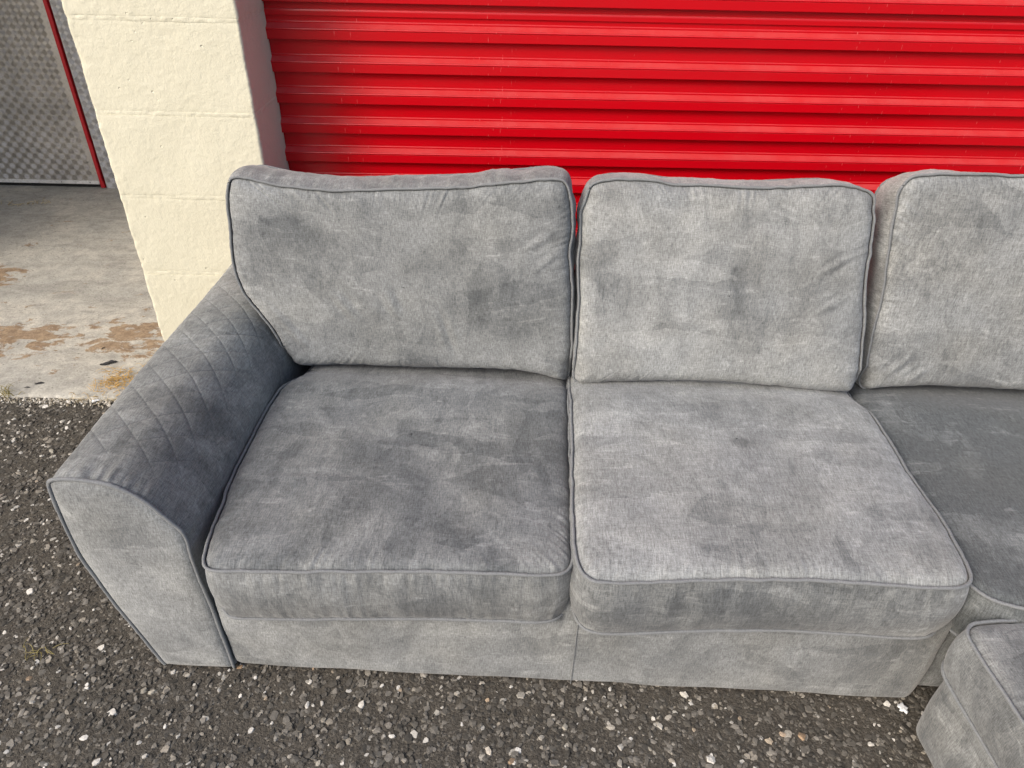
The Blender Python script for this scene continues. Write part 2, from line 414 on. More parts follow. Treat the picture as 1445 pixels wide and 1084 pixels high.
CONC = concrete_mat()

# ------------------------------------------------------------------ the setting: asphalt and slab
def ground():
    xs = np.arange(-3.2, 1.9, 0.010); ys = np.arange(0.0, 2.10, 0.010)
    X, Y = np.meshgrid(xs, ys)
    Z = 0.0022 * fbm(X * 40, Y * 40, 1, 2) + 0.003 * fbm(X * 3, Y * 3, 4, 2)
    e = np.minimum.reduce([X - xs[0], xs[-1] - X, Y - ys[0], ys[-1] - Y]); Z *= np.clip(e / 0.2, 0, 1)
    mb = MB(); mb.grid(np.stack([X, Y, Z], -1))
    x0, x1, y0, y1 = xs[0], xs[-1], ys[0], ys[-1]; B = 120
    for a, b, c, d in ((-B, -B, x0, B), (x1, -B, B, B), (x0, -B, x1, y0), (x0, y1, x1, B)):
        mb.add([(a, b, 0), (c, b, 0), (c, d, 0), (a, d, 0)], np.array([[0, 1, 2, 3]]))
    o = link('ground', mb.mesh('ground'), BITUMEN); o['kind'] = 'structure'; return o
GROUND = ground()

def under_sofa(x, y): return (x > -0.80) & (x < 0.90) & (y > 0.985) & (y < 1.90)

def chip_block(x, y, r, hz, seed, sides=7, tilt=0.30):
    """flat angular chips half sunk in the bitumen: verts, tris and quads for n chips"""
    R = np.random.RandomState(seed); n = len(x)
    th = np.linspace(0, 2 * math.pi, sides, endpoint=False)[None] + R.uniform(-0.3, 0.3, (n, sides))
    asp = R.uniform(0.5, 1.0, (n, 1)); rot = R.uniform(0, math.pi, (n, 1))
    rad = r[:, None] * R.uniform(0.70, 1.12, (n, sides))
    a = np.cos(th) * rad; b = np.sin(th) * rad * asp
    px = a * np.cos(rot) - b * np.sin(rot); py = a * np.sin(rot) + b * np.cos(rot)
    tx = R.normal(0, tilt, (n, 1)); ty = R.normal(0, tilt, (n, 1))
    top = np.stack([x[:, None] + px * 0.80, y[:, None] + py * 0.80, hz[:, None] + (px * tx + py * ty) * 0.8 + R.uniform(-.05, .05, (n, sides)) * r[:, None]], -1)
    bot = np.stack([x[:, None] + px * 1.05, y[:, None] + py * 1.05, hz[:, None] + px * tx + py * ty - r[:, None] * 0.75], -1)
    cen = np.stack([x, y, hz + r * R.uniform(0.0, 0.12, n)], -1)[:, None]
    V = np.concatenate([cen, top, bot], 1)
    base = np.arange(n)[:, None, None] * (2 * sides + 1); k = np.arange(sides); k2 = (k + 1) % sides
    tri = base + np.stack([np.zeros(sides, int), 1 + k, 1 + k2], -1)[None]
    quad = base + np.stack([1 + k, 1 + sides + k, 1 + sides + k2, 1 + k2], -1)[None]
    return V.reshape(-1, 3), tri.reshape(-1, 3), quad.reshape(-1, 4)

def chips():
    R = np.random.RandomState(11); n = 78000
    x = R.uniform(-2.9, 1.5, n); y = R.uniform(0.25, 2.0, n)
    keep = ~under_sofa(x, y); x = x[keep]; y = y[keep]
    near = (y < 1.985); x = x[near]; y = y[near]; n = len(x)
    r = np.exp(R.normal(math.log(0.0058), 0.45, n)).clip(0.002, 0.0135)
    hz = 0.0012 + 0.003 * fbm(x * 3, y * 3, 4, 2) + R.uniform(-0.0016, 0.0016, n)
    mb = MB(); V, T, Q = chip_block(x, y, r, hz, 5, 7, 0.16)
    mb.add(V, [T, Q])
    o = link('asphalt_chips', mb.mesh('asphalt_chips', False), CHIP, GROUND); o['kind'] = 'stuff'
    # loose pale grit washed up along the slab edge
    n = 1500; x = R.uniform(-2.6, -0.95, n); y = 1.985 - np.abs(R.normal(0, 0.018, n))
    V, T, Q = chip_block(x, y, R.uniform(0.002, 0.006, n), R.uniform(0.003, 0.007, n), 6, 6, 0.4)
    mb = MB(); mb.add(V, [T, Q]); m = stone_mat('edge_grit', [(0, (0.20, 0.17, 0.12)), (0.5, (0.36, 0.33, 0.27)), (1, (0.70, 0.68, 0.63))], 'island')
    o = link('loose_grit', mb.mesh('loose_grit', False), m); o['kind'] = 'stuff'
    # the largest pale stones, one by one
    meshes = []
    for k in range(14):
        rr = np.array([0.0085]); z = np.zeros(1)
        V, T, Q = chip_block(z, z, rr, z + 0.0025, 100 + k, 8, 0.22)
        mb = MB(); mb.add(V, [T, Q]); me = mb.mesh('stone', False); me.materials.append(PALE); meshes.append(me)
    n = 0
    while n < 280:
        x, y = R.uniform(-2.0, 1.25), R.uniform(0.45, 1.97)
        if bool(under_sofa(np.array(x), np.array(y))) or (x > 0.9 and y < 0.92) or (y > 1.0 and x > -0.8): continue
        if y > 1.0 and x < -0.8 - 0.0 and R.rand() > 0.55: continue
        o = link('stone', meshes[n % 14], None, GROUND, (x, y, 0.003 * float(fbm(np.array(x * 3), np.array(y * 3), 4, 2)) + 0.001))
        o.rotation_euler = (0, 0, R.uniform(0, 6.28)); s = 0.65 + 1.0 * R.rand() ** 1.7; o.scale = (s, s * R.uniform(0.7, 1), s); n += 1
chips()

def slab():
    xs = np.concatenate([[-9, -5], np.arange(-3.0, -0.9, 0.012), [0, 2, 4]]); rows = []
    edge = 1.992 + 0.007 * fbm(xs * 9, xs * 0, 8, 4) + 0.004 * vnoise(xs * 60, xs * 0, 12)
    z1 = 0.012
    for k, (dy, z) in enumerate(((-0.006, -0.004), (-0.002, z1 - 0.004), (0.004, z1 - 0.001), (0.012, z1))):
        rows.append(np.stack([xs, edge + dy + 0.002 * vnoise(xs * 80, xs * 0 + k, 5), np.full_like(xs, z) + 0.0015 * vnoise(xs * 50, xs * 0 + k, 6)], -1))
    for y in (2.03, 2.06, 2.2, 2.6, 3.2, 4.2): rows.append(np.stack([xs, np.full_like(xs, y), np.full_like(xs, z1)], -1))
    mb = MB(); mb.grid(np.array(rows)); o = link('concrete_slab', mb.mesh('concrete_slab'), CONC); o['kind'] = 'structure'
slab()

# ------------------------------------------------------------------ block pillar
def pillar():
    p = thing('block_pillar', 'cream painted rough block pillar between the red shutter and the metal door', 'pillar', (-0.967, 2.05, 0.012), (0, 0, math.radians(0.8)))
    HW, D, RC = 0.225, 0.232, 0.007
    path = [(-HW, D)]
    path += [(-HW, y) for y in np.arange(D - 0.006, RC, -0.006)]
    path += [(-HW + RC * (1 - math.cos(a)), RC * (1 - math.sin(a))) for a in np.linspace(0, math.pi / 2, 5)]
    path += [(x, 0) for x in np.arange(-HW + RC + 0.005, HW - RC, 0.005)]
    path += [(HW - RC * (1 - math.sin(a)), RC * (1 - math.cos(a))) for a in np.linspace(0, math.pi / 2, 5)]
    path += [(HW, y) for y in np.arange(RC + 0.006, D, 0.006)] + [(HW, D)]
    P = np.array(path); s = np.concatenate([[0], np.cumsum(np.linalg.norm(np.diff(P, axis=0), axis=1))])
    t = np.gradient(P, axis=0); nrm = np.stack([t[:, 1], -t[:, 0]], -1); nrm /= np.linalg.norm(nrm, axis=1)[:, None]
    if nrm[len(P) // 2][1] > 0: nrm = -nrm
    corner = np.exp(-(np.abs(s - D) / 0.012) ** 2) + 0.6 * np.exp(-(np.abs(s - D - 2 * HW) / 0.010) ** 2)
    def band(z0, z1, off, rough, name, step=0.005):
        z = np.linspace(z0, z1, max(3, int((z1 - z0) / step) + 1))
        Sg, Zg = np.meshgrid(s, z)
        d = off + rough * fbm(Sg * 70, Zg * 70, 20, 3) + 0.0010 * fbm(Sg * 7, Zg * 7, 24, 2)
        d += corner[None] * (0.0015 * fbm(Sg * 0 + 3, Zg * 30, 27, 3) + 0.0012 * vnoise(Sg * 90, Zg * 90, 29))
        e = np.minimum(Zg - z0, z1 - Zg)
        if name == 'mortar_joint': d += 0.0011 * (vnoise(Sg * 6, Zg * 0 + z0 * 7, 31) - 0.55)
        d -= 0.0005 * np.exp(-e / 0.002)
        V = np.stack([P[None, :, 0] + nrm[None, :, 0] * d, P[None, :, 1] + nrm[None, :, 1] * d, Zg], -1)
        mb = MB(); mb.grid(V); cap = []
        for row in (0, -1): cap.append(V[row])
        for k, row in enumerate(cap):
            n = len(row); c = row.mean(0); mb.add(np.concatenate([row, [c]]), np.stack([np.arange(n - 1), np.arange(1, n), np.full(n - 1, n)], -1))
        link(name, mb.mesh(name), CREAM, p)
    joints = [0.0, 0.225, 0.46, 0.712, 0.953, 1.193, 1.433, 1.673, 1.913, 2.153, 2.393, 2.633, 2.83, 3.025]
    for k in range(len(joints) - 1):
        band(joints[k] + (0.006 if k else 0), joints[k + 1] - 0.006, (0.0, 0.0007, -0.0004, 0.0004, -0.0004, 0.0006)[k % 6], 0.0004, 'block', 0.005 if k < 6 else 0.02)
        if k: band(joints[k] - 0.006, joints[k] + 0.006, 0.0004, 0.0009, 'mortar_joint', 0.002)
pillar()

# ------------------------------------------------------------------ rest of the building (round the edges of the frame)
def building():
    b = thing('storage_building', 'cream storage building with a deep open porch beside the red shutter', 'building', (0, 2.05, 0))
    def part(name, lo, hi, m):
        mb = MB(); add_box(mb, np.array(lo) - [0, 2.05, 0], np.array(hi) - [0, 2.05, 0], 0.004); return link(name, fix_normals(mb.mesh(name, False)), m, b)
    part('lintel', (-8.0, 2.048, 3.04), (5.0, 2.285, 3.6), CREAM)
    part('ceiling', (-3.7, 2.29, 3.06), (-1.0, 4.06, 3.10), CEIL)
    part('side_wall', (-8.0, 2.05, 0.012), (-3.65, 4.06, 3.036), CREAM)
    part('inner_wall', (-1.12, 2.29, 0.012), (-1.0, 4.02, 3.05), RENDER)
    part('rear_wall', (-3.645, 4.075, 0.012), (-1.0, 4.2, 3.06), RENDER)
    part('right_pier', (2.30, 2.08, 0.012), (2.75, 2.30, 3.036), CREAM)
    part('unit_rear', (-0.99, 2.75, 0.012), (5.0, 2.85, 3.6), RENDER)
building()

# ------------------------------------------------------------------ red roller shutter
def shutter():
    root = thing('roller_shutter', 'bright red corrugated roller shutter closed behind the grey sofa', 'roller shutter', (0, 2.300, 0.012), (0, math.radians(-0.28), math.radians(0.9)))
    X0, X1, d, PER = -0.765, 2.32, 0.0185, 0.0893
    def bead(c, r, a0, a1, k=5): return [(c[0] + r * math.cos(a), c[1] + r * math.sin(a)) for a in np.linspace(a0, a1, k)]
    # profile as (out, z), top to bottom; z = 0 at the upper lip's underside
    slope_z0, slope_z1 = -0.043, -0.0605
    prof = [(0.0005, 0.0006), (0.0, -0.0008), (0.0, -0.020), (0.0, slope_z0 + 0.003)]
    r = 0.0034
    prof += bead((-0.0010, slope_z0), r, math.radians(85), math.radians(-20), 8)
    prof += [(0.0020, slope_z0 - 0.0034), (d - 0.0026, slope_z1 + 0.0036)]
    prof += bead((d - 0.0021, slope_z1), r, math.radians(105), math.radians(-62), 11)
    prof += [(d, slope_z1 - 0.0034)]
    prof += [(d, -0.075), (d, -PER + 0.0022), (d - 0.0006, -PER + 0.0010), (d - 0.002, -PER + 0.0005), (0.0012, -PER + 0.0002), (0.0, -PER)]
    lap = [(0.0005, 0.0006), (0.0, -0.0008), (0.0, -0.012), (0.0, -0.0175), (0.0018, -0.0180), (0.0034, -0.0190), (0.0044, -0.0206), (0.0048, -0.0225), (0.0048, -0.0250), (0.0048, -0.0345), (0.0040, -0.0358), (0.0004, -0.0362), (0.0, -0.0375)]
    lap += [(o, z - 0.0090) for o, z in prof[3:]]
    def slat_mesh(pr, seed):
        pr = np.array(pr); xs = np.linspace(X0, X1, 60)
        V = np.zeros((len(pr), len(xs), 3)); V[..., 0] = xs[None]; V[..., 1] = -pr[:, None, 0]; V[..., 2] = pr[:, None, 1]
        V[..., 1] += 0.0009 * vnoise(xs * 1.3, xs * 0, seed)[None]
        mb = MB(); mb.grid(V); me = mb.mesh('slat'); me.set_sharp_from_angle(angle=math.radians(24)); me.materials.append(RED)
        m = me.polygons
        return me
    A, L = slat_mesh(prof, 3), slat_mesh(lap, 3)
    z = 2.60
    seam_z = 1.134 - 0.012 + PER * 0.0           # underside of the lip just above the lapped joint's rib
    zs = []; q = 1.119                             # lip underside measured on the door
    up = [];
    zz = q + PER + 0.0090; zs.append((zz, L))
    k = zz
    while k < 2.92: k += PER; zs.append((k, A))
    k = q
    while k > 0.10: zs.append((k, A)); k -= PER
    bottom = k
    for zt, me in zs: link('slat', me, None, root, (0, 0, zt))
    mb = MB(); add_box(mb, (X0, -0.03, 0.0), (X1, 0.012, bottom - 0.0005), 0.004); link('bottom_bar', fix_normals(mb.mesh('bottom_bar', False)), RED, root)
    for x0, x1, n in ((X0 - 0.07, X0 - 0.004, 'guide_rail'), (X1 + 0.004, X1 + 0.07, 'guide_rail')):
        mb = MB(); add_box(mb, (x0, -0.012, 0.0), (x1, 0.03, 3.0), 0.003); link(n, fix_normals(mb.mesh(n, False)), RAIL, root)
shutter()

# ------------------------------------------------------------------ tread-plate door and wall lining
def tread(w, h, cell, z0=0.0, x0=0.0, seed=0):
    """five raised bars per cell, alternately leaning left and right; facing -y"""
    R = np.random.RandomState(seed); mb = MB(); bars = []
    for j in range(int(h / cell)):
        for i in range(int(w / cell)):
            cx = x0 + (i + 0.5) * cell; cz = z0 + (j + 0.5) * cell; a = math.radians(42) * (1 if (i + j) % 2 else -1) + R.normal(0, 0.03)
            for k in range(5):
                o = (k - 2) * cell * 0.175; L = cell * (0.47, 0.50, 0.52, 0.50, 0.47)[k]
                bars.append((cx - math.sin(a) * o, cz + math.cos(a) * o, a, L))
    B = np.array(bars); n = len(B); ca, sa = np.cos(B[:, 2]), np.sin(B[:, 2])
    prof = [(-1, 0, 0), (-0.78, -0.0015, 0), (0.78, -0.0015, 0), (1, 0, 0), (0, 0, -0.0016), (0, 0, 0.0016), (-0.7, 0, -0.0014), (0.7, 0, -0.0014), (-0.7, 0, 0.0014), (0.7, 0, 0.0014)]
    V = np.zeros((n, 8, 3))
    pts = [(-1, 0, 0), (1, 0, 0), (-0.78, -0.0024, 0), (0.78, -0.0024, 0), (-0.75, 0, -0.0023), (0.75, 0, -0.0023), (-0.75, 0, 0.0023), (0.75, 0, 0.0023)]
    for k, (l, y, t) in enumerate(pts):
        V[:, k, 0] = B[:, 0] + ca * l * B[:, 3] - sa * t; V[:, k, 1] = y; V[:, k, 2] = B[:, 1] + sa * l * B[:, 3] + ca * t
    f4 = np.array([(2, 3, 7, 6), (4, 5, 3, 2)]); f3 = np.array([(0, 2, 6), (0, 4, 2), (1, 7, 3), (1, 3, 5)])
    base = np.arange(n)[:, None, None] * 8
    mb.add(V, [(base + f4[None]).reshape(-1, 4), (base + f3[None]).reshape(-1, 3)])
    return mb

def metal_door():
    x1 = -2.440; w = 0.98
    r = thing('metal_door', 'grey tread plate metal door with a red edge strip at the porch rear', 'door', (x1 - w / 2, 4.028, 0.012), (0, 0, math.radians(1.0)))
    mb = MB(); add_box(mb, (-w / 2, 0.0, 0.034), (w / 2, 0.035, 2.10), 0.002); link('leaf', fix_normals(mb.mesh('leaf', False)), PLATE, r)
    o = link('tread_pattern', fix_normals(tread(w - 0.01, 2.04, 0.0305, 0.046, -w / 2 + 0.002, 1).mesh('tread_pattern', False)), PLATE, r, (0, -0.0004, 0)); o['kind'] = 'stuff'
    mb = MB(); add_box(mb, (-w / 2, -0.006, 0.025), (w / 2 - 0.002, -0.0006, 0.046), 0.002); rail = link('bottom_rail', fix_normals(mb.mesh('bottom_rail', False)), RAIL, r)
    for x in (-0.10, 0.27, 0.435):
        V, T, Q = chip_block(np.zeros(1), np.zeros(1), np.array([0.0045]), np.array([0.001]), 3, 10, 0.0)
        mb = MB(); mb.add(V[:, [0, 2, 1]] * [1, -1, 1], [T, Q]); link('screw', fix_normals(mb.mesh('screw')), STEEL, rail, (x, -0.0068, 0.0355))
    # red strip with ragged brush edge
    zs = np.arange(0.006, 2.10, 0.01); e = 0.0025 * fbm(zs * 30, zs * 0, 33, 2); lump = 0.006 * np.clip(vnoise(zs * 9, zs * 0, 35) - 0.35, 0, 1)
    xa = np.full_like(zs, w / 2 + 0.0015); xb = w / 2 + 0.0195 + e * 0.4 + lump
    prof = [np.stack([xa, np.full_like(zs, 0.02), zs], -1), np.stack([xa, np.full_like(zs, -0.007), zs], -1), np.stack([xb, np.full_like(zs, -0.007), zs], -1), np.stack([xb, np.full_like(zs, 0.02), zs], -1)]
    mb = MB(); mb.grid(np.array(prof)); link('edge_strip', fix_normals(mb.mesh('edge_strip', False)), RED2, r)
    mb = MB(); add_box(mb, (-w / 2, 0.020, 0.0), (w / 2, 0.034, 0.0335)); link('gap_shade_strip', fix_normals(mb.mesh('gap_shade_strip', False)), DARK, r)  # near-black strip that paints the shade in the gap under the door
    l = thing('tread_plate_lining', 'narrow tread plate wall lining between the red door strip and the cream pillar', 'wall lining', (-2.41, 4.028, 0.012), (0, 0, math.radians(1.0)))
    mb = MB(); add_box(mb, (0, 0.010, 0.0), (1.30, 0.03, 2.55), 0.001); link('sheet', fix_normals(mb.mesh('sheet', False)), PLATE2, l)
    o = link('tread_pattern', fix_normals(tread(0.62, 2.04, 0.0305, 0.004, 0.004, 2).mesh('tread_pattern', False)), PLATE2, l, (0, 0.0098, 0)); o['kind'] = 'stuff'
metal_door()

# ------------------------------------------------------------------ the corner sofa
YAW = math.radians(-1.5); EX = np.array([math.cos(YAW), math.sin(YAW), 0]); EY = np.array([-math.sin(YAW), math.cos(YAW), 0])
def sofa_root(name, label, cat, u, v):
    P = EX * u + EY * v
    o = thing(name, label, cat, tuple(P), (0, 0, YAW)); o['_'] = 0; del o['_']
    return o, np.array([u, v, 0.0])

def pipe_loop(parent, P, name='piping', r=0.0034, closed=True, mat=None, seed=0):
    mb = MB(); s = np.concatenate([[0], np.cumsum(np.linalg.norm(np.diff(P, axis=0), axis=1))])
    rr = r * (1 + 0.10 * vnoise(s * 160, s * 0, seed) + 0.12 * vnoise(s * 18, s * 0, seed + 1))
    tube(mb, P, rr, 8, closed); return link(name, mb.mesh(name), mat or PIPE, parent)

def edge_dist(P, L):
    """distance of every face point to the seam, and a soft version of it without ridges"""
    A = L.astype(np.float32); Bv = np.roll(A, -1, 0) - A; bb = (Bv ** 2).sum(1) + 1e-12
    shp = P.shape[:-1]; Q = P.reshape(-1, 2).astype(np.float32); d = np.empty(len(Q), np.float32); ds = np.empty(len(Q), np.float32)
    for i in range(0, len(Q), 6000):
        q = Q[i:i + 6000, None] - A[None]; t = ((q * Bv[None]).sum(-1) / bb[None]).clip(0, 1)
        r2 = ((q - t[..., None] * Bv[None]) ** 2).sum(-1)
        d[i:i + 6000] = np.sqrt(r2.min(1)); ds[i:i + 6000] = np.mean((r2 + 1e-6) ** -2.0, axis=1) ** -0.25
    ds = ds * 0.75
    return d.reshape(shp).astype(float), np.minimum(ds, 9).reshape(shp).astype(float)

def cushion(name, root, org, A, frame, th, crown, mat, seed, N=640, K=86, B_in=0.006, B_smooth=0.05, bulge=0.012, crownB=0.02, pucker=0.0030, sag=0.006, bot_pipe=True, wob=0.0016, edge=0.0150, folds=(), label=None, wr=0.0007, topB=None, dip=None, under=0.0, band=None):
    """box cushion: traced front loop A, its offset back loop B, crowned faces, bulging gusset and piping on both seams"""
    L, per = resample(A, N); L = smooth_loop(L, 2)
    s = np.arange(N) / N * per; ang = np.arange(N) / N * 2 * math.pi
    n2 = outward(L)
    wobble = wob * fbm(np.cos(ang) * 12 + 30, np.sin(ang) * 12 + 30, seed, 2)
    L = L + n2 * wobble[:, None]
    c = np.array([(L[:, 0].min() + L[:, 0].max()) / 2, (L[:, 1].min() + L[:, 1].max()) / 2])
    Bl = smooth_loop(L, int(B_smooth / per * N)); Bl = Bl - outward(Bl) * B_in
    if topB is not None: Bl = topB(Bl)
    mb = MB()
    def face(Lp, w0, sgn, cr, K, detail):
        nn = outward(Lp); reach = ((Lp - c) * nn).sum(1).clip(0.02)
        j = (np.arange(K + 1) / K) ** 1.25; sc = 1 - j * 0.995
        P = c + (Lp - c)[None] * sc[:, None, None]
        d, ds = edge_dist(P, Lp)
        hgt = cr * (1 - np.exp(-ds / 0.085)) + edge * (1 - np.exp(-d / 0.007)) - 0.0080
        if detail:
            U, V = P[..., 0], P[..., 1]
            inner = 1 - np.exp(-d / 0.06)
            hgt += sag * fbm(U * 4.2 + 3, V * 4.2, seed + 2, 2) * inner
            hgt += wr * fbm(U * 8 + V * 3, V * 17 - U * 4, seed + 4, 2) * inner
            pk = fbm(np.cos(ang) * 60 + 90, np.sin(ang) * 60 + 90, seed + 6, 2)
            pk2 = vnoise(np.cos(ang) * 22 + 90, np.sin(ang) * 22 + 90, seed + 8)
            hgt += pucker * pk[None] * np.exp(-d / 0.022) * (1 - np.exp(-d / 0.006)) * (0.55 + 0.9 * np.clip(pk2, 0, 1))[None]
            for (u0, v0, u1, v1, wd, dep) in folds:
                q0 = np.array([u0, v0]); q1 = np.array([u1, v1]); t = ((P - q0) @ (q1 - q0)) / ((q1 - q0) @ (q1 - q0))
                tc = t.clip(0, 1); dd = np.linalg.norm(P - (q0 + tc[..., None] * (q1 - q0)), axis=-1)
                hgt += dep * np.exp(-(dd / wd) ** 2) * np.sin(math.pi * (0.08 + 0.84 * tc)) - dep * 0.6 * np.exp(-((dd - 1.9 * wd) / wd) ** 2) * np.sin(math.pi * tc)
            if under: hgt -= under * np.clip((0.05 - V) / 0.05, 0, 1) * np.exp(-d / 0.014)
            if dip is not None:
                q = ((V - dip[0]) / (dip[1] - dip[0])).clip(0, 1); hgt -= q * q * (3 - 2 * q) * dip[2]
        X = frame(P[..., 0], P[..., 1], w0 + sgn * hgt)
        mb.grid(X - org, P, close_u=False if False else True, flip=(sgn > 0))
    face(L, 0.0, 1, crown, K, True)
    face(Bl, -th, -1, crownB, 10, False)
    Mr = 22; t = np.linspace(0, 1, Mr + 1)
    nn = outward(Bl)
    prof = np.sin(math.pi * t) ** 0.75
    G = L[None] * (1 - t)[:, None, None] + Bl[None] * t[:, None, None]
    pk = fbm(np.cos(ang) * 48 + 60, np.sin(ang) * 48 + 60, seed + 7, 2); lo = fbm(np.cos(ang) * 7 + 60, np.sin(ang) * 7 + 60, seed + 3, 2)
    off = bulge * prof[:, None] * (1 + 0.35 * lo[None]) + pucker * 0.8 * pk[None] * (np.exp(-t / 0.16) * (1 - np.exp(-t / 0.04)) + np.exp(-(1 - t) / 0.2) * (1 - np.exp(-(1 - t) / 0.04)))[:, None]
    G = G + n2[None] * off[..., None]
    wl0 = -under * np.clip((0.05 - L[:, 1]) / 0.05, 0, 1)
    if dip is not None:
        q = ((L[:, 1] - dip[0]) / (dip[1] - dip[0])).clip(0, 1); wl0 = wl0 - q * q * (3 - 2 * q) * dip[2]
    X = frame(G[..., 0], G[..., 1], (-th * t)[:, None] + wl0[None] * (1 - t)[:, None])
    uvg = np.stack(np.broadcast_arrays(s[None] + 5.3, (t * th)[:, None]), -1)
    Xc = np.concatenate([X, X[:, :1]], 1); uvc = np.concatenate([uvg, uvg[:, :1] + [per, 0]], 1)
    me = mb.mesh(name); o = link(name, me, mat, root)
    mb = MB(); mb.grid(Xc - org, uvc); link('side_band', mb.mesh('side_band'), band or mat, o)
    if label: o['label'] = label
    Pp = frame(L[:, 0] + n2[:, 0] * 0.002, L[:, 1] + n2[:, 1] * 0.002, 0.0012 + wl0 * 1.15) - org
    pipe_loop(o, Pp, seed=seed)
    if bot_pipe:
        Pp = frame(Bl[:, 0] + nn[:, 0] * 0.003, Bl[:, 1] + nn[:, 1] * 0.003, np.full(N, -th)) - org
        pipe_loop(o, Pp, seed=seed + 5)
    return o

def flat(z, tilt=0.0, v0=1.3):
    return lambda u, v, w: np.stack([u, v + 0 * w, z + (v - v0) * tilt + w], -1)
def leaning(o, lean):
    l = math.radians(lean); ou, ov, oz = o
    return lambda u, v, w: np.stack([ou + u, ov + v * math.sin(l) - w * math.cos(l), oz + v * math.cos(l) + w * math.sin(l)], -1)
def sofa_uv(x, y): return x * EX[0] + y * EX[1], x * EY[0] + y * EY[1]

SC1 = [(-0.617, 1.614), (-0.647, 1.49), (-0.651, 1.339), (-0.648, 1.172), (-0.636, 1.06), (-0.625, 0.963), (-0.614, 0.918), (-0.604, 0.901), (-0.589, 0.894), (-0.536, 0.894), (-0.455, 0.898), (-0.346, 0.905), (-0.237, 0.912), (-0.127, 0.916), (-0.017, 0.919), (0.052, 0.92), (0.079, 0.926), (0.095, 0.94), (0.102, 0.966), (0.104, 1.019), (0.106, 1.1), (0.107, 1.19), (0.106, 1.288), (0.107, 1.396), (0.108, 1.517), (0.109, 1.66), (0.10, 1.705), (0.06, 1.72), (-0.25, 1.725), (-0.55, 1.72), (-0.60, 1.70), (-0.612, 1.66)]
SC2 = [(0.116, 1.55), (0.115, 1.425), (0.112, 1.261), (0.109, 1.12), (0.108, 0.998), (0.110, 0.951), (0.117, 0.918), (0.132, 0.899), (0.151, 0.892), (0.224, 0.894), (0.305, 0.902), (0.469, 0.917), (0.577, 0.92), (0.697, 0.918), (0.789, 0.916), (0.831, 0.92), (0.854, 0.929), (0.867, 0.946), (0.873, 0.976), (0.878, 1.037), (0.88, 1.105), (0.876, 1.18), (0.873, 1.247), (0.874, 1.34), (0.874, 1.422), (0.873, 1.535), (0.872, 1.66), (0.86, 1.705), (0.82, 1.72), (0.49, 1.725), (0.17, 1.72), (0.125, 1.70), (0.117, 1.65)]
SC3 = [(0.889, 1.60), (0.887, 1.40), (0.886, 1.25), (0.885, 1.11), (0.885, 1.02), (0.884, 0.985), (0.889, 0.953), (0.907, 0.927), (0.935, 0.912), (0.965, 0.904), (1.05, 0.895), (1.25, 0.893), (1.55, 0.895), (1.70, 0.90), (1.74, 0.92), (1.76, 0.96), (1.765, 1.2), (1.765, 1.6), (1.755, 1.69), (1.71, 1.72), (1.3, 1.725), (0.95, 1.72), (0.905, 1.70), (0.892, 1.66)]
BC1 = [(-0.48, 0.471), (-0.468, 0.492), (-0.439, 0.495), (-0.399, 0.488), (-0.365, 0.481), (-0.306, 0.476), (-0.236, 0.473), (-0.178, 0.475), (-0.101, 0.48), (0.01, 0.487), (0.094, 0.492), (0.161, 0.502), (0.228, 0.512), (0.269, 0.518), (0.306, 0.518), (0.328, 0.508), (0.338, 0.471), (0.343, 0.442), (0.348, 0.414), (0.347, 0.381), (0.344, 0.35), (0.353, 0.289), (0.359, 0.221), (0.364, 0.141), (0.367, 0.057), (0.367, 0.000), (0.355, -0.022), (0.288, -0.006), (0.191, 0.004), (0.0, 0.0), (-0.259, -0.003), (-0.376, -0.010), (-0.400, 0.02), (-0.419, 0.078), (-0.446, 0.127), (-0.474, 0.168), (-0.491, 0.206), (-0.499, 0.247), (-0.502, 0.285), (-0.499, 0.319), (-0.492, 0.383), (-0.490, 0.428)]
BC2 = [(-0.345, 0.483), (-0.333, 0.492), (-0.311, 0.498), (-0.286, 0.501), (-0.239, 0.502), (-0.193, 0.5), (-0.142, 0.493), (-0.083, 0.496), (-0.033, 0.495), (0.046, 0.492), (0.134, 0.499), (0.216, 0.507), (0.256, 0.507), (0.292, 0.501), (0.317, 0.49), (0.328, 0.474), (0.329, 0.453), (0.337, 0.431), (0.339, 0.392), (0.344, 0.329), (0.349, 0.275), (0.361, 0.203), (0.373, 0.128), (0.384, 0.051), (0.389, 0.012), (0.383, -0.006), (0.365, -0.014), (0.28, -0.011), (0.149, -0.003), (0.0, 0.0), (-0.149, -0.006), (-0.242, -0.013), (-0.316, -0.020), (-0.343, -0.016), (-0.354, -0.0), (-0.355, 0.058), (-0.355, 0.143), (-0.357, 0.238), (-0.363, 0.297), (-0.362, 0.353), (-0.364, 0.405), (-0.358, 0.449)]
BC3 = [(-0.215, 0.256), (-0.226, 0.338), (-0.237, 0.41), (-0.242, 0.453), (-0.246, 0.496), (-0.247, 0.514), (-0.241, 0.529), (-0.229, 0.543), (-0.208, 0.55), (-0.183, 0.553), (-0.145, 0.555), (-0.081, 0.556), (0.05, 0.555), (0.30, 0.553), (0.44, 0.55), (0.475, 0.535), (0.485, 0.49), (0.485, 0.25), (0.485, 0.03), (0.475, 0.0), (0.43, -0.01), (0.237, -0.002), (0.114, -0.001), (0.0, -0.001), (-0.11, -0.012), (-0.165, -0.02), (-0.183, -0.009), (-0.192, 0.023), (-0.201, 0.083), (-0.207, 0.145), (-0.211, 0.205)]
BC1, BC2, BC3 = [[(u, v - 0.012 * min(1.0, max(0.0, (0.12 - v) / 0.10))) for u, v in B] for B in (BC1, BC2, BC3)]
